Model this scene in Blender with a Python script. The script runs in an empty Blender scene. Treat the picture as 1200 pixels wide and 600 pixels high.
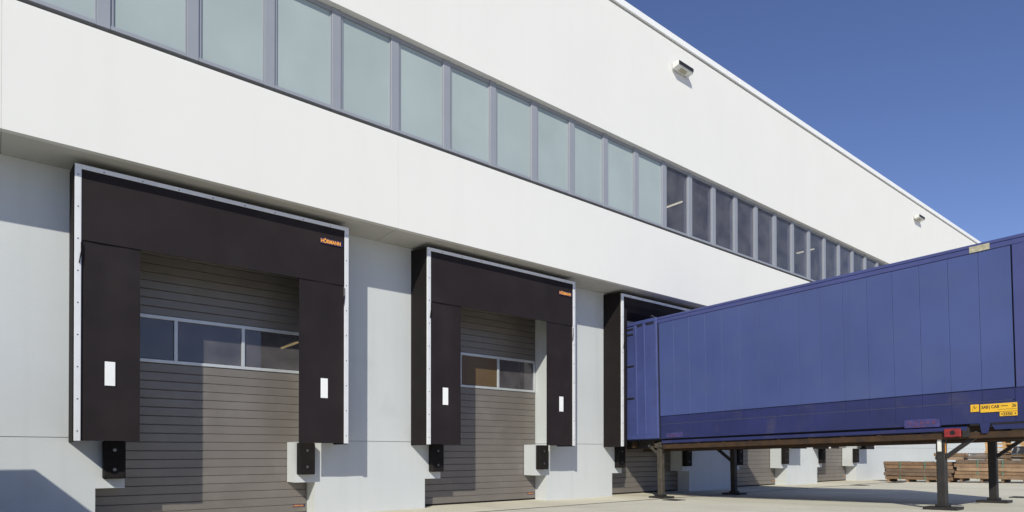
import bpy, bmesh, math, random
from mathutils import Vector, Matrix
random.seed(7)
S = bpy.context.scene
COL = S.collection

# ------------------------------------------------------------------ camera
cam_d = bpy.data.cameras.new('camera'); cam = bpy.data.objects.new('camera', cam_d); COL.objects.link(cam)
cam_d.sensor_width = 36; cam_d.lens = 745.4557 / 1200 * 36
cam_d.shift_y = (526.217 - 300) / 1200
cam_d.clip_start = .1; cam_d.clip_end = 3000
cam.location = (0, -9.0573, .9904)
cam.rotation_euler = (math.radians(90 + .3644), 0, -math.radians(39.2009))
S.camera = cam

# ------------------------------------------------------------------ sky and sun
TO_SUN = Vector((-1.1, -1.0, 1.04)).normalized()
W = bpy.data.worlds.new('World'); S.world = W; W.use_nodes = True
nt = W.node_tree; nt.nodes.clear()
out = nt.nodes.new('ShaderNodeOutputWorld'); bg = nt.nodes.new('ShaderNodeBackground'); sky = nt.nodes.new('ShaderNodeTexSky')
sky.sky_type = 'NISHITA'; sky.sun_disc = False
sky.sun_elevation = math.asin(TO_SUN.z)
sky.sun_rotation = math.atan2(TO_SUN.x, TO_SUN.y)
sky.air_density = 1.0; sky.dust_density = .25; sky.ozone_density = 3.0; sky.altitude = 300
bg.inputs['Strength'].default_value = .105
tint = nt.nodes.new('ShaderNodeMix'); tint.data_type = 'RGBA'; tint.blend_type = 'MULTIPLY'; tint.inputs[0].default_value = 1
tint.inputs[7].default_value = (.915, .88, 1.11, 1)          # the polarised, slightly violet blue of the photograph's sky, all round
nt.links.new(sky.outputs[0], tint.inputs[6]); nt.links.new(tint.outputs[2], bg.inputs[0]); nt.links.new(bg.outputs[0], out.inputs[0])
sd = bpy.data.lights.new('sun', 'SUN'); sd.energy = 4.0; sd.angle = math.radians(.53); sd.color = (1.0, .972, .835)
sun = bpy.data.objects.new('sun', sd); COL.objects.link(sun)
sun.rotation_euler = (-TO_SUN).to_track_quat('-Z', 'Y').to_euler(); sun.location = (-30, -30, 30)
S.view_settings.view_transform = 'Standard'; S.view_settings.look = 'None'
S.view_settings.gamma = 1; S.view_settings.exposure = 0.0
S.render.engine = 'CYCLES'

# ------------------------------------------------------------------ materials
def mat(name, col, rough=.6, var=.06, scale=3.0, bump=0.0, bscale=60.0, metal=0.0, spec=.5, streak=0.0, sscale=(9, 9, .35),
        dirt=None, dirt_lo=.55, dirt_hi=.75, dscale=2.0, coat=0.0, rvar=0.0):
    m = bpy.data.materials.new(name); m.use_nodes = True
    n = m.node_tree.nodes; l = m.node_tree.links; b = n['Principled BSDF']
    b.inputs['Roughness'].default_value = rough; b.inputs['Metallic'].default_value = metal
    b.inputs['Specular IOR Level'].default_value = spec; b.inputs['Coat Weight'].default_value = coat
    tc = n.new('ShaderNodeTexCoord'); geo = n.new('ShaderNodeNewGeometry')
    def noise(sc, det=6, src=None):
        t = n.new('ShaderNodeTexNoise'); t.inputs['Scale'].default_value = sc; t.inputs['Detail'].default_value = det
        l.new(src or geo.outputs['Position'], t.inputs['Vector']); return t
    def mulv(sc):
        v = n.new('ShaderNodeVectorMath'); v.operation = 'MULTIPLY'; v.inputs[1].default_value = sc
        l.new(geo.outputs['Position'], v.inputs[0]); return v.outputs[0]
    def mix(f, a, c, mode='MIX'):
        x = n.new('ShaderNodeMix'); x.data_type = 'RGBA'; x.blend_type = mode
        for s, k in ((f, 0), (a, 6), (c, 7)):
            if hasattr(s, 'is_linked'): l.new(s, x.inputs[k])
            else: x.inputs[k].default_value = s if k == 0 else (*s, 1) if len(s) == 3 else s
        return x.outputs[2]
    def rng(s, a0, a1, b0=0., b1=1.):
        r = n.new('ShaderNodeMapRange'); r.inputs[1].default_value = a0; r.inputs[2].default_value = a1
        r.inputs[3].default_value = b0; r.inputs[4].default_value = b1; l.new(s, r.inputs[0]); return r.outputs[0]
    hi = tuple(min(1, c * (1 + var)) for c in col); lo = tuple(c * (1 - var) for c in col)
    c = mix(rng(noise(scale).outputs['Fac'], .3, .7), lo, hi)
    if streak:
        s = noise(1.0, 4, mulv(sscale)).outputs['Fac']
        c = mix(rng(s, .52, .78, 0, streak), c, tuple(x * .45 for x in col))
    if dirt:
        d = noise(dscale, 8).outputs['Fac']
        c = mix(rng(d, dirt_lo, dirt_hi), c, dirt)
    l.new(c, b.inputs['Base Color'])
    if rvar:
        l.new(rng(noise(scale * 2.3).outputs['Fac'], .3, .7, rough - rvar, rough + rvar), b.inputs['Roughness'])
    if bump:
        bp = n.new('ShaderNodeBump'); bp.inputs['Strength'].default_value = bump; bp.inputs['Distance'].default_value = .01
        l.new(noise(bscale, 4).outputs['Fac'], bp.inputs['Height']); l.new(bp.outputs[0], b.inputs['Normal'])
    return m

def glass_mat(name, tint, ior=1.5, dust_glare=.03, dust_glare_col=(.5, .5, .5), rough=.0):
    m = bpy.data.materials.new(name); m.use_nodes = True; n = m.node_tree.nodes; l = m.node_tree.links
    n.remove(n['Principled BSDF']); o = n['Material Output']
    tr = n.new('ShaderNodeBsdfTransparent'); tr.inputs[0].default_value = (*tint, 1)
    gl = n.new('ShaderNodeBsdfGlossy'); gl.inputs['Roughness'].default_value = rough
    fr = n.new('ShaderNodeFresnel'); g0 = n.new('ShaderNodeNewGeometry'); mi = n.new('ShaderNodeMapRange')
    mi.inputs[3].default_value = ior; mi.inputs[4].default_value = 1 / ior      # same reflectance on both faces of the sheet
    l.new(g0.outputs['Backfacing'], mi.inputs[0]); l.new(mi.outputs[0], fr.inputs[0])
    mx = n.new('ShaderNodeMixShader'); l.new(fr.outputs[0], mx.inputs[0]); l.new(tr.outputs[0], mx.inputs[1]); l.new(gl.outputs[0], mx.inputs[2])
    df = n.new('ShaderNodeBsdfDiffuse'); df.inputs[0].default_value = (*dust_glare_col, 1)  # pale diffuse film: dust, plus reflected sky brightness put into its colour
    geo = n.new('ShaderNodeNewGeometry'); nz = n.new('ShaderNodeTexNoise'); nz.inputs['Scale'].default_value = 2.5; nz.inputs['Detail'].default_value = 8
    l.new(geo.outputs['Position'], nz.inputs['Vector'])
    mr = n.new('ShaderNodeMapRange'); mr.inputs[1].default_value = .3; mr.inputs[2].default_value = .75; mr.inputs[3].default_value = dust_glare * .6; mr.inputs[4].default_value = dust_glare * 1.5
    l.new(nz.outputs['Fac'], mr.inputs[0])
    m2 = n.new('ShaderNodeMixShader'); l.new(mr.outputs[0], m2.inputs[0]); l.new(mx.outputs[0], m2.inputs[1]); l.new(df.outputs[0], m2.inputs[2])
    l.new(m2.outputs[0], o.inputs['Surface'])
    return m

def emit_mat(name, col, st):
    m = bpy.data.materials.new(name); m.use_nodes = True; b = m.node_tree.nodes['Principled BSDF']
    b.inputs['Base Color'].default_value = (.8, .8, .8, 1); b.inputs['Emission Color'].default_value = (*col, 1); b.inputs['Emission Strength'].default_value = st
    return m

M = {}
M['render'] = mat('white_render', (.765, .752, .722), .85, .012, .7, .2, 170, streak=.03, sscale=(3, 3, .12))
M['coping'] = mat('coping_white', (.86, .86, .85), .45, .02)
M['wall'] = mat('grey_wall_paint', (.555, .575, .585), .8, .03, .9, .2, 120, streak=.10, sscale=(5, 5, .25), dirt=(.40, .41, .40), dirt_lo=.62, dirt_hi=.9, dscale=.9)
M['soffit'] = mat('soffit_board', (.56, .54, .50), .8, .03, 1.2, .1, 90)
M['joint'] = mat('grey_joint', (.26, .26, .26), .9)
M['frame'] = mat('window_frame_grey', (.280, .295, .335), .45, .03, 2, spec=.5)
M['frame_dark'] = mat('window_gap', (.10, .085, .06), .8)
M['panel_glass'] = mat('pale_backed_glass', (.365, .425, .425), .10, .08, .8, spec=.5, streak=.05, sscale=(2, 2, .3))
M['clear_glass'] = glass_mat('clear_window_glass', (.80, .81, .86), 1.6, .12, (.42, .40, .40))
M['door_glass'] = glass_mat('door_acrylic_glass', (.65, .65, .7), 1.7, .14, (.42, .39, .41), .03)  # grey film partly stands in for sky reflected in the panes
M['brown_pane'] = mat('brown_board_pane', (.105, .068, .034), .35, .08, 4)
M['slat'] = mat('door_slat_grey_brown', (.158, .140, .126), .38, .06, 1.8, .04, 200, spec=.75, rvar=.08, streak=.10, sscale=(3, 3, .6), dirt=(.185, .167, .15), dirt_lo=.55, dirt_hi=.8, dscale=3)
M['door_back'] = mat('door_groove', (.085, .075, .068), .8)
M['alu'] = mat('anodised_aluminium', (.56, .58, .60), .38, .05, 6, metal=.35)
M['alu_white'] = mat('pale_aluminium_profile', (.74, .74, .75), .42, .04, 6, metal=.15, streak=.12, sscale=(20, 20, .8))
M['curtain'] = mat('black_brown_curtain', (.0175, .0128, .0145), .72, .12, 2.2, .12, 45, spec=.22, streak=.0, dirt=(.026, .021, .022), dirt_lo=.5, dirt_hi=.85, dscale=1.6)
M['cover'] = mat('black_cover_sheet', (.013, .010, .010), .8, .12, 3, spec=.2)
M['white_mark'] = mat('white_marker', (.86, .86, .85), .5, .02)
M['rubber'] = mat('black_rubber', (.012, .010, .010), .8, .2, 8, .3, 90, dirt=(.028, .025, .023), dirt_lo=.6, dirt_hi=.85, dscale=9, spec=.2)
M['bolt'] = mat('steel_bolt', (.16, .16, .16), .35, .1, metal=.8)
M['logo_blue'] = mat('badge_blue', (.012, .012, .07), .5)
M['logo_orange'] = mat('badge_orange', (.95, .40, .06), .5)
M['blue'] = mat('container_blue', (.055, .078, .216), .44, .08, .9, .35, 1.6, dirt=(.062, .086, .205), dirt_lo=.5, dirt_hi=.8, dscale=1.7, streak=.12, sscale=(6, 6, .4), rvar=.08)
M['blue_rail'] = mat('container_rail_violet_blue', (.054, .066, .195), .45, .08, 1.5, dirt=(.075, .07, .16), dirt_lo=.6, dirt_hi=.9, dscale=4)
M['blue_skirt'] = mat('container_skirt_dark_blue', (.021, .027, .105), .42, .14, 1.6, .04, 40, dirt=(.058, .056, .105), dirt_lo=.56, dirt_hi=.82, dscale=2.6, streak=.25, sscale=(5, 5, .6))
M['blue_door'] = mat('container_door_blue', (.056, .074, .215), .45, .1, 2, dirt=(.05, .06, .17), dirt_lo=.55, dirt_hi=.85, dscale=5)
M['seam'] = mat('seam_sealant', (.040, .052, .14), .7)
M['seam_pale'] = mat('pale_weathered_seam', (.12, .12, .17), .7, .3, 20)
M['dark_gap'] = mat('dark_gap', (.012, .01, .012), .9)
M['rust'] = mat('rusty_steel_beam', (.048, .023, .008), .8, .3, 5, .3, 60, dirt=(.022, .012, .008), dirt_lo=.46, dirt_hi=.75, dscale=8)
M['leg_old'] = mat('worn_leg_steel', (.055, .046, .034), .7, .25, 8, .3, 70, dirt=(.09, .078, .062), dirt_lo=.5, dirt_hi=.8, dscale=12)
M['leg_dark'] = mat('black_leg_steel', (.020, .017, .016), .6, .25, 8, .3, 70, dirt=(.06, .048, .04), dirt_lo=.6, dirt_hi=.85, dscale=12)
M['yellow'] = mat('yellow_plate', (.75, .43, .025), .5, .06, 14)
M['black_print'] = mat('black_print', (.03, .025, .02), .6)
M['lilac'] = mat('faded_violet_label', (.042, .040, .15), .6, .35, 14)
M['violet_print'] = mat('violet_print', (.085, .035, .10), .6, .3, 20)
M['tan_plate'] = mat('weathered_tan_plate', (.40, .37, .26), .7, .25, 22)
M['red'] = mat('red_casting', (.26, .018, .02), .6, .25, 9, dirt=(.07, .015, .015), dirt_lo=.5, dirt_hi=.75, dscale=14)
M['refl_white'] = mat('white_reflector', (.75, .74, .68), .4, .08, 20)
M['refl_orange'] = mat('orange_reflector', (.75, .30, .03), .4)
M['lamp_white'] = mat('lamp_housing', (.72, .72, .69), .45, .06, 6, dirt=(.45, .43, .36), dirt_lo=.55, dirt_hi=.85, dscale=9)
M['lamp_dark'] = mat('lamp_louvre_dark', (.03, .03, .03), .4)
M['inside'] = mat('interior_paint', (.22, .22, .23), .9)
M['inside_dark'] = mat('interior_dark', (.07, .07, .075), .9)
M['tube'] = emit_mat('fluorescent_tube', (1.0, .92, .62), 1.1)
M['tube_warm'] = emit_mat('fluorescent_tube_warm', (1.0, .75, .3), .8)
M['wood'] = [mat('timber_%d' % i, c, .8, .22, 4, .3, 40, dirt=tuple(x * .45 for x in c), dirt_lo=.58, dirt_hi=.85, dscale=7) for i, c in
             enumerate([(.26, .165, .098), (.20, .122, .072), (.34, .225, .14), (.155, .105, .072)])]
M['wood_grey'] = mat('weathered_grey_timber', (.20, .175, .15), .85, .25, 5, .3, 40)
M['pallet'] = mat('new_pallet_wood', (.50, .30, .13), .8, .2, 5, .2, 40)
M['strap'] = mat('green_strap', (.10, .22, .17), .5)
M['tarp'] = mat('black_tarpaulin', (.02, .02, .024), .4, .2, 8, .4, 12)
M['caster_steel'] = mat('green_steel', (.06, .12, .08), .6, .2, 3)
M['grate'] = mat('cast_iron_grate', (.035, .03, .026), .7, .2, 10)

def concrete(name, col, joints=True):
    m = mat(name, col, .85, .06, .55, .35, 55, dirt=tuple(x * .78 for x in col), dirt_lo=.58, dirt_hi=.9, dscale=.7)
    n = m.node_tree.nodes; l = m.node_tree.links; b = n['Principled BSDF']
    src = b.inputs['Base Color'].links[0].from_socket
    geo = n.new('ShaderNodeNewGeometry')
    # fine aggregate speckle and worn tyre tracks
    sp = n.new('ShaderNodeTexNoise'); sp.inputs['Scale'].default_value = 38; sp.inputs['Detail'].default_value = 3; l.new(geo.outputs['Position'], sp.inputs['Vector'])
    r = n.new('ShaderNodeMapRange'); r.inputs[1].default_value = .35; r.inputs[2].default_value = .65; r.inputs[3].default_value = .90; r.inputs[4].default_value = 1.06; l.new(sp.outputs['Fac'], r.inputs[0])
    v = n.new('ShaderNodeVectorMath'); v.operation = 'MULTIPLY'; v.inputs[1].default_value = (1.6, .16, 1); l.new(geo.outputs['Position'], v.inputs[0])
    st = n.new('ShaderNodeTexNoise'); st.inputs['Scale'].default_value = 1; st.inputs['Detail'].default_value = 5; l.new(v.outputs[0], st.inputs['Vector'])
    r2 = n.new('ShaderNodeMapRange'); r2.inputs[1].default_value = .45; r2.inputs[2].default_value = .75; r2.inputs[3].default_value = 1.0; r2.inputs[4].default_value = .86; l.new(st.outputs['Fac'], r2.inputs[0])
    mu = n.new('ShaderNodeMath'); mu.operation = 'MULTIPLY'; l.new(r.outputs[0], mu.inputs[0]); l.new(r2.outputs[0], mu.inputs[1])
    x = n.new('ShaderNodeVectorMath'); x.operation = 'SCALE'; l.new(src, x.inputs[0]); l.new(mu.outputs[0], x.inputs['Scale'])
    l.new(x.outputs[0], b.inputs['Base Color'])
    return m
M['yard'] = concrete('yard_concrete', (.63, .595, .49))
M['apron'] = concrete('apron_concrete', (.66, .61, .48))

# ------------------------------------------------------------------ mesh helpers
class MB:
    def __init__(s): s.v = []; s.f = []
    def box(s, x0, x1, y0, y1, z0, z1):
        b = len(s.v)
        s.v += [(x0, y0, z0), (x1, y0, z0), (x1, y1, z0), (x0, y1, z0), (x0, y0, z1), (x1, y0, z1), (x1, y1, z1), (x0, y1, z1)]
        s.f += [tuple(b + i for i in q) for q in ((0, 3, 2, 1), (4, 5, 6, 7), (0, 1, 5, 4), (1, 2, 6, 5), (2, 3, 7, 6), (3, 0, 4, 7))]
        return s
    def prism(s, pts, d):            # polygon pts (3D) extruded by vector d
        b = len(s.v); n = len(pts)
        s.v += [tuple(p) for p in pts] + [tuple(Vector(p) + Vector(d)) for p in pts]
        s.f += [tuple(b + i for i in reversed(range(n))), tuple(b + n + i for i in range(n))]
        s.f += [(b + i, b + (i + 1) % n, b + n + (i + 1) % n, b + n + i) for i in range(n)]
        return s
    def bar(s, p, q, w, h=None, up=(0, 0, 1)):
        p = Vector(p); q = Vector(q); d = q - p; h = h or w
        a = d.cross(Vector(up)).normalized() * w / 2; c = a.cross(d).normalized() * h / 2
        return s.prism([p + a + c, p - a + c, p - a - c, p + a - c], d)
    def cyl(s, c, axis, r, h, n=12):
        c = Vector(c); ax = Vector(axis).normalized(); t = ax.orthogonal().normalized(); u = ax.cross(t)
        return s.prism([c + (t * math.cos(2 * math.pi * i / n) + u * math.sin(2 * math.pi * i / n)) * r for i in range(n)], ax * h)
    def mesh(s, name, bevel=0, seg=1):
        me = bpy.data.meshes.new(name); me.from_pydata(s.v, [], s.f)
        bm = bmesh.new(); bm.from_mesh(me); bmesh.ops.recalc_face_normals(bm, faces=bm.faces)
        if bevel: bmesh.ops.bevel(bm, geom=list(bm.edges), offset=bevel, segments=seg, affect='EDGES', clamp_overlap=True)
        bm.to_mesh(me); bm.free(); return me
    def build(s, name, m, parent=None, bevel=0, **k): return link(name, s.mesh(name, bevel), m, parent, **k)

def link(name, me, m, parent=None, loc=None, label=None):
    if m is not None and not me.materials: me.materials.append(m)
    o = bpy.data.objects.new(name, me); COL.objects.link(o)
    if parent: o.parent = parent
    if loc: o.location = loc
    if label: o['label'] = label
    return o
def B(*a): return MB().box(*a)
def thing(name, loc, label, cat, group=None):
    o = bpy.data.objects.new(name, None); COL.objects.link(o); o.location = loc; o.empty_display_size = .2
    o['label'] = label; o['category'] = cat
    if group: o['group'] = group
    return o
def copy_tree(o, parent=None):
    c = o.copy(); COL.objects.link(c); c.parent = parent
    for ch in list(o.children): copy_tree(ch, c)
    return c
def text(name, body, size, m, parent, matrix, ext=.0015, sx=1.0, bold=0.0):
    cu = bpy.data.curves.new(name, 'FONT'); cu.body = body; cu.size = size; cu.extrude = ext; cu.offset = bold; cu.align_x = 'LEFT'
    t = bpy.data.objects.new(name, cu); COL.objects.link(t)
    bpy.context.view_layer.update()
    me = bpy.data.meshes.new_from_object(t.evaluated_get(bpy.context.evaluated_depsgraph_get()))
    bpy.data.objects.remove(t); me.name = name; me.materials.clear(); me.transform(Matrix.Diagonal((sx, 1, 1, 1)))
    o = link(name, me, m, parent); o.matrix_local = matrix; return o
FACE_Y = Matrix.Rotation(math.pi / 2, 4, 'X')                                  # text on a surface that faces -Y
FACE_X = Matrix.Rotation(-math.pi / 2, 4, 'Z') @ Matrix.Rotation(math.pi / 2, 4, 'X')   # text on a surface that faces -X

# ------------------------------------------------------------------ ground
BAY = 4.975; R = .78; YD = 1.13; SL = .0225; YB = -.42
def gz(y): return 0 if y > YB else min(SL * (YB - y), .22)
g = MB(); prof = [(140, -.30), (1.6, -.30), (1.59, -.06), (YB + .05, -.06), (YB - .05, -.06), (-9.9, .213 - .03), (-10.2, .22 - .006), (-700, .22 - .006)]
xs = [-600, -60, -20, 0, 20, 40, 80, 900]
for x in xs:
    for y, z in prof: g.v.append((x, y, z))
P = len(prof)
for i in range(len(xs) - 1):
    for j in range(P - 1): g.f.append((i * P + j, i * P + j + 1, (i + 1) * P + j + 1, (i + 1) * P + j))
gr = g.build('ground', M['yard']); gr['kind'] = 'structure'
ap = thing('apron', (0, 0, 0), '', ''); del ap['label'], ap['category']; ap['kind'] = 'structure'
x = -17.0
while x < 62:
    B(x + .004, x + BAY - .004, YB + .035, 1.5, -.05, .004).build('slab', M['apron'], ap, .006); x += BAY
# yard slabs between their joints, as far as the photo shows the joints
ys = thing('yard_paving', (0, 0, 0), '', ''); del ys['label'], ys['category']; ys['kind'] = 'structure'
for i in range(-3, 9):
    for j in range(3):
        x0 = i * 5.0 + 1; y0 = YB - .035 - j * 3.2; y1 = y0 - 3.19
        b = MB(); b.prism([(x0 + .004, y0, gz(y0) - .05), (x0 + .004, y0, gz(y0)), (x0 + .004, y1, gz(y1)), (x0 + .004, y1, gz(y1) - .05)], (4.992, 0, 0))
        b.build('slab', M['yard'], ys, .004)
dc = thing('drain_channel', (0, YB, 0), 'narrow dark slot drain running along the foot of the dock wall', 'drain')
B(-17, 62, -.033, -.026, -.05, .003).build('channel_edge', M['bolt'], dc)
B(-17, 62, .026, .033, -.05, .003).build('channel_edge', M['bolt'], dc)
B(-17, 62, -.0255, .0255, -.05, -.025).build('channel_bed', M['dark_gap'], dc)
for (gx, gy, lx, ly, lab) in ((20.45, -.75, .42, .42, 'dark iron drain grate in front of the last dock pier'),
                              (23.2, -.75, .42, .42, 'dark iron drain grate at the foot of the timber packs'),
                              (15.6, -5.75, .4, .4, 'dark iron drain grate beyond the far front container leg'),
                              (10.95, -.95, .34, .34, 'dark iron drain grate beside the rear container leg')):
    t = thing('drain_grate', (gx, gy, gz(gy) + .001), lab, 'drain grate', 'drain grates in the yard')
    f = MB(); w, d = lx / 2, ly / 2
    f.box(-w, w, -d, -d + .03, 0, .012).box(-w, w, d - .03, d, 0, .012).box(-w, -w + .03, -d + .03, d - .03, 0, .012).box(w - .03, w, -d + .03, d - .03, 0, .012)
    f.build('frame', M['grate'], t)
    for q in range(6): B(-w + .03, w - .03, -d + .045 + q * (2 * d - .09) / 6, -d + .075 + q * (2 * d - .09) / 6, .001, .009).build('bar', M['grate'], t)

# ------------------------------------------------------------------ warehouse
ZS, ZR, ZWT, ZWB = 4.604, 10.718, 7.758, 6.092
XA, XB = -11.9, 60.0
wh = thing('warehouse', (0, 0, 0), 'long white rendered warehouse with a window band and loading docks', 'building')
J0 = 5.03
def cuts(a, b, first=J0, step=BAY):
    k = math.ceil((a - first) / step); c = [a]
    while first + k * step < b:
        if first + k * step > a + .01: c.append(first + k * step)
        k += 1
    return c + [b]
cx = cuts(XA, XB)
for a, b in zip(cx, cx[1:]):
    B(a + .0003, b - .0003, 0, .12, ZWT, ZR - .17).build('facade_panel', M['render'], wh)
    B(a + .001, b - .001, 0, .09, ZS, ZWB).build('spandrel_panel', M['render'], wh)
    B(a + .003, b - .003, .09, R - .001, ZS, ZS + .05).build('soffit_panel', M['soffit'], wh)
    B(a + .001, b - .001, -.045, .6, ZR - .145, ZR).build('coping', M['coping'], wh, .006)
B(XA, XB, .10, .30, ZS + .055, ZWB - .03).build('spandrel_core', M['joint'], wh)
B(XA, XB, .125, .30, ZWT + .02, ZR - .15).build('facade_core', M['joint'], wh)
B(XA, XB, .02, .5, ZR - .169, ZR - .146).build('coping_gap', M['frame_dark'], wh)
B(XA, XB, .31, 30, ZR - .6, ZR - .3).build('roof', M['inside_dark'], wh)
B(XA, XB, .31, 30, ZS + .06, ZS + .3).build('upper_floor', M['inside_dark'], wh)
B(XA, XB, 29.7, 30, 0, ZR - .61).build('back_wall', M['inside'], wh)
B(XA, XA + .3, 1.3, 29.69, 0, ZR - .61).build('end_wall', M['render'], wh)
B(XB - .3, XB, 1.3, 29.69, 0, ZR - .61).build('end_wall', M['render'], wh)
B(XA + .31, XB - .31, 1.6, 29.69, -.02, .0).build('hall_floor', M['inside_dark'], wh)
B(XA + .31, XB - .31, 9.0, 9.2, ZS + .31, ZR - .61).build('partition', M['inside'], wh)
# pier and wall panels, lintels, corbels
OL, OR = 1.03, 3.98      # opening of the nearest dock
ops = [(OL + BAY * k, OR + BAY * k) for k in range(-2, 5)]
edges = [XA] + [v for o in ops for v in o] + [XB]
JZ = 1.19
walls = []
for i in range(0, len(edges), 2):
    a, b = edges[i], edges[i + 1]
    c = [a, b] if b - a < 6 else ([a] + [x for x in cuts(a, b)[1:-1] if x - a > 1 and b - x > 1] + [b])
    for p, q in zip(c, c[1:]):
        pa = p if p in edges else p + .004; qb = q if q in edges else q - .004
        B(pa, qb, R, YD + .12, JZ + .004, ZS - .001).build('wall_panel', M['wall'], wh)
        B(pa, qb, R, YD + .12, -.05, JZ - .004).build('plinth_panel', M['wall'], wh)
    B(a + .02, b - .02, R + .014, YD + .11, JZ - .01, JZ + .01).build('wall_joint', M['joint'], wh)
for a, b in ops:
    B(a + .002, b - .002, R + .002, YD + .119, 3.92, ZS - .002).build('lintel', M['wall'], wh, .004)
    B(a, a + .33, R, YD - .012, .53, 1.165).build('dock_corbel', M['wall'], wh)
    B(b - .33, b, R, YD - .012, .53, 1.165).build('dock_corbel', M['wall'], wh)
# sectional doors
LOW = [.035 + i * .1243 for i in range(18)]; UP = [2.955 + i * .121 for i in range(8)]
def slat(h):
    m = MB(); x0, x1 = OL + .012, OR - .012
    pts = [(x0, 1.165, .001), (x0, 1.134, .001), (x0, 1.130, .005), (x0, 1.130, h - .015), (x0, 1.1385, h - .005), (x0, 1.141, h - .001), (x0, 1.165, h - .001)]
    return m.prism(pts, (x1 - x0, 0, 0)).mesh('slat')
ml, mu_ = slat(.1243), slat(.121); ml.materials.append(M['slat']); mu_.materials.append(M['slat'])
MX = [OL + .012, 2.04, 2.972, OR - .012]
def door(k):
    d = B(OL + .004, OR - .004, 1.17, 1.21, .02, 3.99).build('dock_door', M['door_back'], None)
    # leave the window row open: the backing is two sheets
    me = B(OL + .004, OR - .004, 1.166, 1.20, .02, 2.285).box(OL + .004, OR - .004, 1.166, 1.20, 2.94, 3.99).mesh('dock_door')
    me.materials.append(M['door_back']); d.data = me; d.parent = wh; d.location = (BAY * k, 0, 0)
    for z in LOW: link('slat', ml, None, d, (0, 0, z))
    for z in UP: link('slat', mu_, None, d, (0, 0, z))
    f = MB(); x0, x1 = MX[0], MX[-1]
    f.box(x0, x1, 1.118, 1.16, 2.276, 2.322).box(x0, x1, 1.118, 1.16, 2.90, 2.95)
    for i, x in enumerate(MX):
        a, b = (x, x + .045) if i == 0 else ((x - .045, x) if i == 3 else (x - .024, x + .024))
        f.box(a, b, 1.1185, 1.16, 2.322, 2.90)
    f.build('window_frame', M['alu'], d, .003)
    for i in range(3):
        brown = (k == 1 and i == 1)
        B(MX[i] + .03, MX[i + 1] - .03, 1.14, 1.145, 2.33, 2.895).build('pane', M['brown_pane' if brown else 'door_glass'], d, label='brown opaque door pane' if brown else None)
    B(OL + .004, OR - .004, 1.136, 1.16, .006, .033).build('bottom_seal', M['rubber'], d)
    bd = B(OR - .235, OR - .035, 1.1245, 1.1295, .115, .165).build('badge', M['logo_blue'], d, .003)
    text('badge_lettering', 'HÖRMANN', .040, M['logo_orange'], d, Matrix.Translation((OR - .228, 1.1235, .126)) @ FACE_Y, .0008, .82)
for k in range(-2, 5): door(k)
# window band
N0, N1 = -10, 47
YM = .10
mm = B(-.072, .072, YM, .24, 6.20, ZWT + .015).mesh('mullion', .004); mm.materials.append(M['frame'])
fr = MB(); fw0, fw1 = .073, .927
fr.box(fw0, fw1, YM + .006, .22, 6.205, 6.255).box(fw0, fw1, YM + .012, .22, ZWT - .065, ZWT + .014)
fr.box(fw0, fw0 + .035, YM + .018, .22, 6.255, ZWT - .065).box(fw1 - .018, fw1, YM + .018, .22, 6.255, ZWT - .065)
frm = fr.mesh('window', .003); frm.materials.append(M['frame'])
pm = B(fw0 + .01, fw1 - .01, .138, .146, 6.25, ZWT - .06).mesh('pane'); pc = pm.copy()
pm.materials.append(M['panel_glass']); pc.materials.append(M['clear_glass'])
for i in range(N0, N1):
    x = 1.026 + i
    link('mullion', mm, None, wh, (x, 0, 0))
    w = link('window', frm, None, wh, (x, 0, 0))
    link('pane', pm if i < 11 else pc, None, w)
B(XA + .3, XB - .3, .19, .305, ZWB - .028, 6.199).build('sill_gap', M['frame_dark'], wh)
# interior fluorescent lights seen through the glazing
for (x, y0, y1, z, m, lab) in ((16.0, 2.46, 3.9, 8.54, 'tube', 'fluorescent light lit inside the first clear upper window'),
                               (23.5, 2.06, 2.75, 8.54, 'tube', 'fluorescent light lit inside an upper window near the container roof'),
                               (31.0, 2.06, 3.4, 8.54, 'tube', 'fluorescent light lit inside the far upper windows'),
                               (5.55, 5.73, 6.83, 3.6, 'tube_warm', 'yellowish fluorescent light seen through the nearest dock door window')):
    t = thing('fluorescent_light', (x, y0, z), lab, 'light', 'fluorescent lights inside the hall')
    B(-.06, .06, 0, y1 - y0, .02, .08).build('housing', M['inside'], t)
    B(-.028, .028, .01, y1 - y0 - .01, -.02, .019).build('tube', M[m], t, .012)
    top = (ZR - .62) if z > 5 else ZS + .05
    B(-.01, .01, .2, .22, .08, top - z).build('hanger', M['bolt'], t)

# ------------------------------------------------------------------ floodlights on the facade
for x, lab in ((12.16, 'white box floodlight on the upper facade nearest the camera'), (27.08, 'small white box floodlight on the upper facade near the far end')):
    t = thing('floodlight', (x, 0, 9.92), lab, 'floodlight', 'floodlights on the facade')
    h = MB(); h.prism([(0, -.19, .0), (0, -.20, .105), (0, -.03, .12), (0, -.03, -.03)], (.58, 0, 0)); h.build('housing', M['lamp_white'], t, .006)
    B(.015, .565, -.212, -.2015, .028, .102).build('front_louvre', M['lamp_dark'], t)
    for q in range(2): B(.02, .56, -.217, -.2125, .048 + q * .026, .055 + q * .026).build('louvre_bar', M['bolt'], t)
    B(.18, .48, -.031, 0, -.01, .11).build('bracket', M['lamp_white'], t, .004)
    MB().prism([(.16, -.16, -.006), (.16, -.07, -.022), (.16, -.07, -.032), (.16, -.16, -.014)], (.24, 0, 0)).build('control_gear', M['tan_plate'], t)

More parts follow.
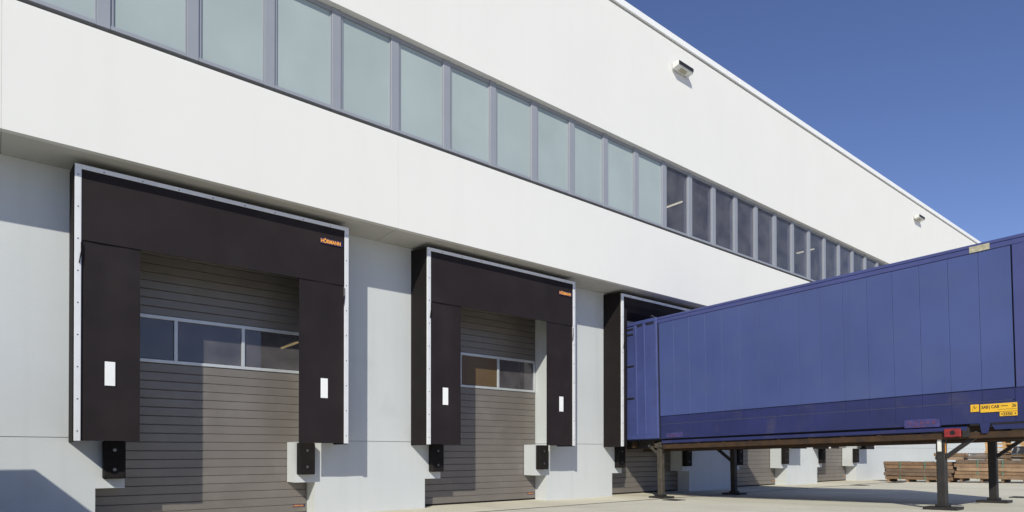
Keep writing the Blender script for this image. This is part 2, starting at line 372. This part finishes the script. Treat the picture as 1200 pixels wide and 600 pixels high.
# ------------------------------------------------------------------ dock shelters
SX, SW, SY, SB, ST = .7536, 3.534, .244, 1.139, 4.51
FWD = .068
DOCKS = ['nearest the camera', 'second from the camera, wholly in view', 'third from the camera, around the container end', 'fourth from the camera, behind the container', 'farthest, hidden behind the container']
def sweep(path, z0, z1, th=.008):        # a curtain that follows path (x, y) in plan
    m = MB(); n = len(path)
    for (x, y) in path: m.v += [(x, y, z0), (x, y, z1), (x, y + th, z0), (x, y + th, z1)]
    for i in range(n - 1):
        a, b = i * 4, i * 4 + 4
        m.f += [(a, b, b + 1, a + 1), (a + 2, a + 3, b + 3, b + 2), (a + 1, b + 1, b + 3, a + 3), (a, a + 2, b + 2, b)]
    m.f += [(0, 1, 3, 2), (n * 4 - 4, n * 4 - 2, n * 4 - 1, n * 4 - 3)]
    return m
def ripple(x0, x1, y, amp, n=14, ph=0): return [(x0 + (x1 - x0) * i / n, y + amp * math.sin(ph + 5.1 * i / n) * math.sin(math.pi * i / n)) for i in range(n + 1)]
def shelter(docked=False):
    t = thing('dock_shelter', (SX, SY, SB), 'x', 'dock shelter', 'black dock shelters along the wall')
    H = ST - SB; D = R - SY - .002; y = 0
    fl = B(0, FWD, y, y + .035, 0, H).mesh('frame_profile', .003)
    link('frame_profile', fl, M['alu_white'], t); link('frame_profile', fl, M['alu_white'], t, (SW - FWD * .9, 0, 0))
    B(FWD, SW - FWD * .9, y, y + .035, H - .056, H).build('frame_profile', M['alu_white'], t, .003)
    sc = MB()
    for q in range(9): sc.cyl((FWD * .5, -.003, .12 + q * .39), (0, 1, 0), .009, .004, 6); sc.cyl((SW - FWD * .45, -.003, .12 + q * .39), (0, 1, 0), .009, .004, 6)
    for q in range(8): sc.cyl((.3 + q * .42, -.003, H - .037), (0, 1, 0), .009, .004, 6)
    s = sc.build('frame_screws', M['bolt'], t); s['kind'] = 'stuff'
    MB().prism([(-.012, .036, -.012), (-.012, D, -.012), (-.012, D, H + .044), (-.012, .036, H - .023)], (.018, 0, 0)).build('side_cover', M['cover'], t)
    MB().prism([(SW - .006, .036, -.012), (SW - .006, D, -.012), (SW - .006, D, H + .044), (SW - .006, .036, H - .023)], (.018, 0, 0)).build('side_cover', M['cover'], t)
    c = MB(); c.prism([(-.012, .036, H - .022), (-.012, D, H + .045), (-.012, D, H + .06), (-.012, .036, H - .008)], (SW + .024, 0, 0)); c.build('roof_cover', M['cover'], t)
    for xx in (0.01, SW - .06):            # folding arms behind the covers
        B(xx, xx + .05, D - .06, D - .01, .05, H - .05).build('wall_rail', M['alu'], t)
    if not docked:
        for sd, (x0, x1) in enumerate(((FWD - .006, .70), (2.765, SW - FWD * .9 + .006))):
            cu = sweep(ripple(x0, x1, .022, .006, ph=sd * 2), .004, H - .3).build('side_curtain', M['curtain'], t)
            mx = (.316, .43)[0] if sd == 0 else 3.095
            B(mx, mx + .112, .008, .013, .69, .99).build('marker', M['white_mark'], cu, .002)
        tc = sweep(ripple(FWD - .006, SW - FWD * .9 + .006, .008, -.004), 2.455, H - .05).build('top_curtain', M['curtain'], t)
        B(3.075, 3.437, -.0042, -.0012, 3.042, 3.128).build('badge', M['logo_blue'], tc)
        text('badge_lettering', 'HÖRMANN', .082, M['logo_orange'], tc, Matrix.Translation((3.085, -.0055, 3.056)) @ FACE_Y, .001, .76, .0022)
    else:
        # curtains pressed inwards by the docked container
        sweep([(FWD - .006, .022), (.2, .05), (.34, .14), (.40, .28), (.415, .42)], .004, H - .3).build('side_curtain', M['curtain'], t)
        sweep([(3.06, .42), (3.09, .28), (3.16, .14), (3.3, .05), (SW - FWD * .9 + .006, .022)], .004, H - .3).build('side_curtain', M['curtain'], t)
        m = MB(); pr = [(.008, H - .07), (.05, H - .2), (.16, H - .33), (.34, H - .40), (.5, H - .42)]
        pts = [(FWD - .006, a, b) for a, b in pr] + [(FWD - .006, a + .006, b + .01) for a, b in reversed(pr)]
        n = len(pts); m.v = [p for p in pts] + [(SW - FWD * .9 + .006, p[1], p[2]) for p in pts]
        for i in range(n): m.f.append((i, (i + 1) % n, n + (i + 1) % n, n + i))
        m.build('top_curtain', M['curtain'], t)
    # tension cord hanging beside the frame profiles
    for xx in (FWD - .002, SW - FWD * .9 - .002):
        MB().bar((xx, -.008, 2.30), (xx - .02, -.012, 2.16), .012, .008, (0, 1, 0)).bar((xx, -.008, 2.30), (xx, -.006, 2.42), .008, .006, (0, 1, 0)).build('tension_cord', M['rubber'], t)
    return t
proto = shelter(); dk = shelter(True); dk.location.x += BAY * 2
LAB = ['black dock shelter with white aluminium frame nearest the camera',
       'black dock shelter standing open between the nearest one and the blue container',
       'black dock shelter with its curtains pressed in by the blue container',
       'black dock shelter just beyond the blue container', 'farthest black dock shelter, beside the timber packs']
proto['label'] = LAB[0]; dk['label'] = LAB[2]
for k in (1, 3, 4):
    c = copy_tree(proto); c.location.x = SX + BAY * k; c['label'] = LAB[k]

# ------------------------------------------------------------------ dock bumpers
def bumper():
    t = thing('dock_bumper', (0, R, .655), 'x', 'dock bumper', 'black rubber dock bumpers')
    B(0, .25, -.13, 0, 0, .495).build('rubber_block', M['rubber'], t, .012)
    for z in (.12, .375):
        w = MB().cyl((.125, -.1335, z), (0, 1, 0), .021, .006, 14).build('washer', M['bolt'], t)
        MB().cyl((.125, -.142, z), (0, 1, 0), .014, .012, 6).build('bolt', M['bolt'], w)
    return t
bp0 = bumper(); first = True
WHICH = ['the nearest dock shelter', 'the second dock shelter', 'the dock shelter with the container', 'the fourth dock shelter', 'the farthest dock shelter']
for k in range(5):
    for s in (0, 1):
        o = bp0 if first else copy_tree(bp0); first = False
        o.location = ((OL + .075 if s == 0 else OR - .305) + BAY * k, R, .655)
        o['label'] = 'black rubber dock bumper at the %s foot of %s' % (('left', 'right')[s], WHICH[k])

# ------------------------------------------------------------------ blue swap body on legs
CX = 11.25
sb = thing('swap_body_container', (CX, 0, 1.29), 'long blue swap body container standing on steel legs, docked at the third shelter', 'container')
sb.rotation_euler = (-math.atan(SL), 0, 0)
YR, YF, CW = .80, -6.76, 2.53
ZM, ZP, ZT = .488, 2.528, 2.66
B(.03, CW - .03, YF + .03, YR, .0, ZT - .06).build('box_core', M['seam'], sb)
B(0, CW, YF, YR, ZT - .058, ZT).build('roof', M['blue_rail'], sb, .012)
seams = [-.379 - i * (6.582 - .379) / 16 for i in range(17)]
for a, b in zip(seams, seams[1:]):
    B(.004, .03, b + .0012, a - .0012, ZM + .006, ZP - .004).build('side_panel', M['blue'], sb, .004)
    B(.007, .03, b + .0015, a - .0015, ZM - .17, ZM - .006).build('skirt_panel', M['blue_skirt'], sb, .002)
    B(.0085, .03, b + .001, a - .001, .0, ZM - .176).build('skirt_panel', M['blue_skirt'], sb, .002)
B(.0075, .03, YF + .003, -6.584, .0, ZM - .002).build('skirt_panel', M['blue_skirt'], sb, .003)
B(.012, .03, -.36, YR, .004, ZP).build('rear_side_panel', M['blue'], sb)
B(-.004, .03, YF + .003, YR - .01, ZP, ZT - .059).build('top_rail', M['blue_rail'], sb, .006)
B(-.004, .03, YF + .003, -6.60, ZM, ZP - .001).build('corner_post', M['blue_rail'], sb, .006)
B(.024, .031, -6.595, -6.583, ZM, ZP - .004).build('post_gap', M['dark_gap'], sb)
B(.0, CW, YF, YF + .029, .0, ZT - .059).build('front_wall', M['blue'], sb)
B(CW - .029, CW, YF + .03, YR, .0, ZT - .059).build('far_side_wall', M['blue'], sb)
B(.005, .03, -6.55, -.40, ZM - .1752, ZM - .171).build('pale_seam', M['seam_pale'], sb)
# bottom rail below a dark gap, rusty underframe
B(.05, .10, YF + .05, YR, -.035, -.001).build('rail_web', M['dark_gap'], sb)
rl = MB(); rl.prism([(.02, -6.0, -.035), (.055, -6.0, -.07), (.055, -6.0, -.11), (.0, -6.0, -.095), (-.002, -6.0, -.05)], (0, 5.6, 0)); rl.build('bottom_rail', M['blue_skirt'], sb, .003)
B(.03, .12, YF + .1, -.40, -.218, -.125).build('longitudinal_beam', M['rust'], sb, .006)
B(CW - .12, CW - .03, YF + .1, YR, -.235, -.002).build('longitudinal_beam', M['rust'], sb, .006)
for q in range(13): B(.121, CW - .121, -6.5 + q * .58, -6.44 + q * .58, -.17, -.002).build('cross_member', M['rust'], sb, .004)
for q in (.85, 1.6): B(q, q + .1, YF + .1, YR, -.24, -.171).build('guide_rail', M['rust'], sb, .004)
# lifting bracket near the front corner
MB().prism([(.0, -6.15, .0), (.0, -6.285, .0), (.0, -6.25, -.15), (.0, -6.175, -.15)], (.03, 0, 0)).build('lifting_bracket', M['blue_skirt'], sb, .003)
MB().prism([(.01, -6.30, -.03), (.01, YF + .04, -.03), (.01, YF + .04, -.10), (.01, -6.33, -.10)], (.03, 0, 0)).build('bottom_rail', M['blue_skirt'], sb, .003)
for (a, b) in ((-6.145, -6.03), (YF + .03, -6.29)): B(.012, .049, a, b, -.029, -.0015).build('pocket_shade', M['dark_gap'], sb)  # solid dark boxes imitating the shade in the recesses beside the bracket
cst = B(-.02, .14, -5.92, -5.70, -.19, -.06).build('corner_casting', M['red'], sb, .01)
MB().cyl((-.021, -5.815, -.125), (-1, 0, 0), .036, .002, 16).build('casting_hole', M['dark_gap'], cst)
B(.26, .34, -.39, YR, -.2, -.003).build('longitudinal_beam', M['leg_dark'], sb, .006)  # inboard rear section, coloured black for the shade below the door leaf
B(.0, .13, -6.02, -5.93, -.20, -.05).build('casting_plate', M['leg_dark'], sb, .006)
# rear door leaf folded right back against the side
dl = B(-.030, -.002, -.352, YR, .015, 2.665).build('door_leaf', M['blue_door'], sb, .004)
for (a, b) in ((-.352, -.29), (-.03, .02), (.21, .27), (.74, .80)):
    B(-.052, -.0305, a, b, .10, 2.585).build('door_rib', M['blue_door'], dl, .005)
B(-.050, -.0305, -.352, YR, .016, .098).build('door_rib', M['blue_door'], dl, .005)
B(-.050, -.0305, -.352, YR, 2.587, 2.664).build('door_rib', M['blue_door'], dl, .005)
for z in (2.50, 2.38, 1.66, .93):
    B(-.045, -.0305, .295, .52, z, z + .035).build('hinge', M['leg_dark'], dl, .003)
for (a, b) in ((-.27, -.06), (.05, .19)): B(-.036, -.0305, a, b, 2.535, 2.57).build('rain_slot', M['leg_dark'], dl)
B(.004, .03, -.3785, -.353, .0, ZP).build('door_gap', M['dark_gap'], sb)
MB().bar((-.02, -.30, 2.67), (-.02, -.22, 2.73), .018, .018).bar((-.02, -.22, 2.73), (-.02, -.2, 2.70), .018, .018).build('door_catch', M['bolt'], dl)
# plates and labels
def on_side(name, y0, y1, z0, z1, m, p=sb, x=.0, t=.004): return B(x - t, x, y1, y0, z0, z1).build(name, m, p)
def lz(z, y): return z - 1.29 + SL * y      # world height at world y -> local
pl = on_side('logo_plate', -6.05, -6.155, lz(1.60, -6.1), lz(1.708, -6.1), M['yellow'])
MB().bar((-.0055, -6.075, lz(1.62, -6.1)), (-.0055, -6.095, lz(1.69, -6.1)), .002, .009, (1, 0, 0)).bar((-.0055, -6.095, lz(1.69, -6.1)), (-.0055, -6.11, lz(1.64, -6.1)), .002, .009, (1, 0, 0)).bar((-.0055, -6.11, lz(1.64, -6.1)), (-.0055, -6.13, lz(1.68, -6.1)), .002, .009, (1, 0, 0)).build('emblem', M['black_print'], pl)
pl = on_side('code_plate', -6.171, -6.607, lz(1.565, -6.4) + .025, lz(1.69, -6.4) + .02, M['yellow'])
def side_text(s, y, z, size, sx=.8): return text('lettering', s, size, M['black_print'], pl, Matrix.Translation((-.0052, y, z)) @ FACE_X, .0006, sx, .0012)
z0 = lz(1.565, -6.4) + .025
side_text('SAB', -6.185, z0 + .055, .062); side_text('| CAB', -6.275, z0 + .055, .062); side_text('26', -6.545, z0 + .058, .062)
B(-.0048, -.0041, -6.50, -6.42, z0 + .075, z0 + .085).build('printed_rule', M['black_print'], pl)
B(-.0048, -.0041, -6.60, -6.38, z0 + .028, z0 + .033).build('printed_rule', M['black_print'], pl)
pl = on_side('width_plate', -6.40, -6.607, z0 - .068, z0 - .006, M['yellow'])
side_text('2550', -6.44, z0 - .058, .058, .95)
for y, d in ((-6.412, -1), (-6.598, 1)):
    MB().prism([(-.0048, y, z0 - .037), (-.0048, y + d * .022, z0 - .022), (-.0048, y + d * .022, z0 - .052)], (.0006, 0, 0)).build('arrow', M['black_print'], pl)
for (ya, yb, za, zb) in ((-5.159, -5.653, 1.385, 1.515), (-.53, -.95, 1.325, 1.425)):
    p = on_side('faded_label', ya, yb, lz(za, ya), lz(zb, ya), M['lilac'])
    w = (ya - yb)
    for q in range(5):
        B(-.0052, -.0042, ya - .05 - q * w * .17 - w * .10, ya - .05 - q * w * .17, lz(za + .045, ya), lz(zb - .03 - .012 * (q % 2), ya)).build('faded_mark', M['violet_print'], p)
    B(-.0052, -.0042, ya - w * .6, ya - w * .2, lz(za + .01, ya), lz(za + .03, ya)).build('faded_mark', M['violet_print'], p)
on_side('tan_plate', -6.095, -6.345, ZT - .125, ZT - .035, M['tan_plate'], x=-.005)
# legs
def leg(y, near, dirn, m):
    x = .13 if near else CW - .15
    l = B(x - .06, x + .06, y - .06, y + .06, -1.27, -.06).build('leg', m, sb, .012)
    B(x - .16, x + .16, y - .23, y + .23, -1.296, -1.252).build('foot_plate', M['leg_dark'], l, .006)
    B(x - .085, x + .085, y - .085, y + .085, -1.2515, -1.21).build('foot_collar', M['leg_dark'], l, .006)
    B(x - .09, x + .09, y - .10, y + .10, -.19, -.09).build('leg_head', m, l, .01)
    sh = (near and dirn > 0)
    br = MB().bar((x, y + dirn * .06, -.30 if sh else -.49), (x, y + dirn * (.30 if sh else .52), -.13), .06, .06).build('brace', M['leg_dark'] if dirn < 0 else m, l)
    MB().cyl((x - .07, y + dirn * (.26 if sh else .47), -.14), (1, 0, 0), .03, .14, 8).build('brace_pin', M['bolt'], l)
    if near and dirn < 0:
        B(x - .063, x - .0605, y - .02, y + .035, -.40, -.20).build('white_reflector', M['refl_white'], l)
        B(x - .04, x + .0, y - .063, y - .0605, -.43, -.27).build('orange_reflector', M['refl_orange'], l)
leg(-.27, True, 1, M['leg_old']); leg(-5.62, True, -1, M['leg_dark']); leg(-.66, False, 1, M['leg_dark']); leg(-5.72, False, -1, M['leg_dark'])

# ------------------------------------------------------------------ timber packs and pallets beyond the container
bm_cache = {}
def board_mesh(L, w, h, v):
    key = (L, w, h, v)
    if key not in bm_cache:
        me = B(-w / 2, w / 2, -L, 0, 0, h).mesh('plank', .009); me.materials.append(M['wood'][v]); bm_cache[key] = me
    return bm_cache[key]
def pack(loc, L, courses, wide, label, h=.112, w=.19, bearers=True, strap_at=(.25, .62)):
    t = thing('timber_pack', loc, label, 'timber', 'packs of sawn timber')
    zb = .10 if bearers else .0
    if bearers:
        for q in range(max(4, int(L / .5))):
            y = -.1 - q * (L - .2) / (max(4, int(L / .5)) - 1)
            B(0.02, wide * (w + .008), y - .035, y + .035, .002, .10).build('bearer', M['wood'][0], t, .005)
    for c in range(courses):
        for i in range(wide):
            o = link('plank', board_mesh(L, w, h, random.choice((0, 0, 1, 2, 3))), None, t)
            o.location = (w / 2 + i * (w + .008) + random.uniform(-.012, .012), random.uniform(-.09, .09), zb + c * (h + .006)); o.location.x += random.choice((0, 0, .03, -.035, -.02))
            o.rotation_euler.z = random.uniform(-.004, .004)
    top = zb + courses * (h + .006)
    for s in strap_at:
        f = MB(); y = -L * s; W_ = wide * (w + .008) + .02
        f.box(-.022, -.016, y - .016, y + .016, zb - .02, top + .005).box(-.022, W_, y - .016, y + .016, top + .005, top + .010).box(W_ - .005, W_, y - .016, y + .016, zb - .02, top + .004)
        f.build('strap', M['strap'], t)
    return t
TX = 23.95
pack((TX, -.12, gz(-.12)), 2.0, 5, 4, 'low pack of brown boards strapped in green, nearest the wall', h=.115)
pack((TX + .05, -2.25, gz(-4.2)), 4.0, 5, 4, 'long lower pack of brown boards behind the front container legs', h=.112, strap_at=(.14, .30, .55, .8))
pack((TX + .1, -1.62, .775), .75, 2, 3, 'small loose pack of brown boards lying on top of the timber', h=.105, bearers=False, strap_at=())
t = thing('grey_board_pile', (TX + .1, -2.4, gz(-4.2) + .695), 'loose weathered grey boards lying on the long timber pack', 'boards')
t.location = (TX + .05, -2.45, gz(-4.2) + .705)
for q in range(18):
    L = random.uniform(1.2, 2.4); a = random.uniform(-.12, .12)
    o = link('plank', B(-.06, .06, -L, 0, 0, .035).mesh('plank', .004), M['wood_grey'] if q % 4 else M['wood'][3], t)
    o.location = (.1 + (q % 4) * .17, random.uniform(-.5, .1), (q // 4) * .042 + .002); o.rotation_euler.z = a * .4
tt = thing('black_tarpaulin', (TX - .02, -3.65, gz(-4.2) + .88), 'crumpled black tarpaulin lying on the end of the grey boards', 'tarpaulin')
m = MB(); nx, ny = 8, 16
for i in range(nx + 1):
    for j in range(ny + 1):
        e = min(i, nx - i, j, ny - j); m.v.append((.02 + i * .085, -j * .075, (.19 if e else .0) + (random.uniform(-.05, .05) if e else 0) * min(e, 1)))
for i in range(nx):
    for j in range(ny): a = i * (ny + 1) + j; m.f.append((a, a + 1, a + ny + 2, a + ny + 1))
m.build('sheet', M['tarp'], tt)

def pallet():
    t = thing('pallet', (0, 0, 0), 'x', 'pallet', 'stacked wooden pallets')
    for i, xx in enumerate((0, .17, .34, .51, .68)): B(xx, xx + (.1 if i % 2 else .12), -1.2, 0, .122, .144).build('deck_board', M['pallet'], t)
    for yy in (0, -.55, -1.1): B(0, .8, yy - .1, yy, .100, .1215).build('stringer_board', M['pallet'], t)
    for xx in (0, .35, .68):
        for yy in (0, -.55, -1.1): B(xx, xx + .12, yy - .1, yy, .022, .0995).build('block', M['pallet'], t)
        B(xx, xx + .12, -1.2, 0, 0, .0215).build('base_board', M['pallet'], t)
    return t
ORD = ['top', 'second from the top', 'third from the top', 'fourth from the top', 'fifth from the top', 'sixth from the top', 'seventh from the top', 'eighth from the top', 'ninth from the top', 'tenth from the top', 'eleventh from the top', 'bottom']
p0 = pallet()
for k in range(12):
    o = p0 if k == 0 else copy_tree(p0)
    o.location = (30 + random.uniform(-.02, .02), -1.5 + random.uniform(-.03, .03), gz(-2.1) + .005 + k * .1455); o.rotation_euler.z = random.uniform(-.02, .02)
    o['label'] = 'wooden pallet, %s of the stack behind the timber' % ORD[11 - k] if 11 - k not in (0, 11) else 'wooden pallet at the %s of the stack behind the timber' % ORD[11 - k]

# ------------------------------------------------------------------ unseen container added left of the view, guessed from its shadow on the wall
wc = thing('shadow_container', (-3.55, -.61, .02), 'unseen green ribbed container left of the nearest dock, added to cast the wall shadow', 'container')
B(0, 2.42, -5.6, 0, .12, 2.12).build('body', M['caster_steel'], wc, .01)
for q in range(9): B(2.421, 2.48, -5.5 + q * .66, -5.4 + q * .66, .12, 2.11).build('rib', M['caster_steel'], wc, .006)
B(-.03, 2.455, -5.63, .03, 2.121, 2.19).build('top_rail', M['caster_steel'], wc, .008)
for q in (.5, 1.8): B(q, q + .12, -5.6, 0, -.015, .119).build('skid', M['caster_steel'], wc)
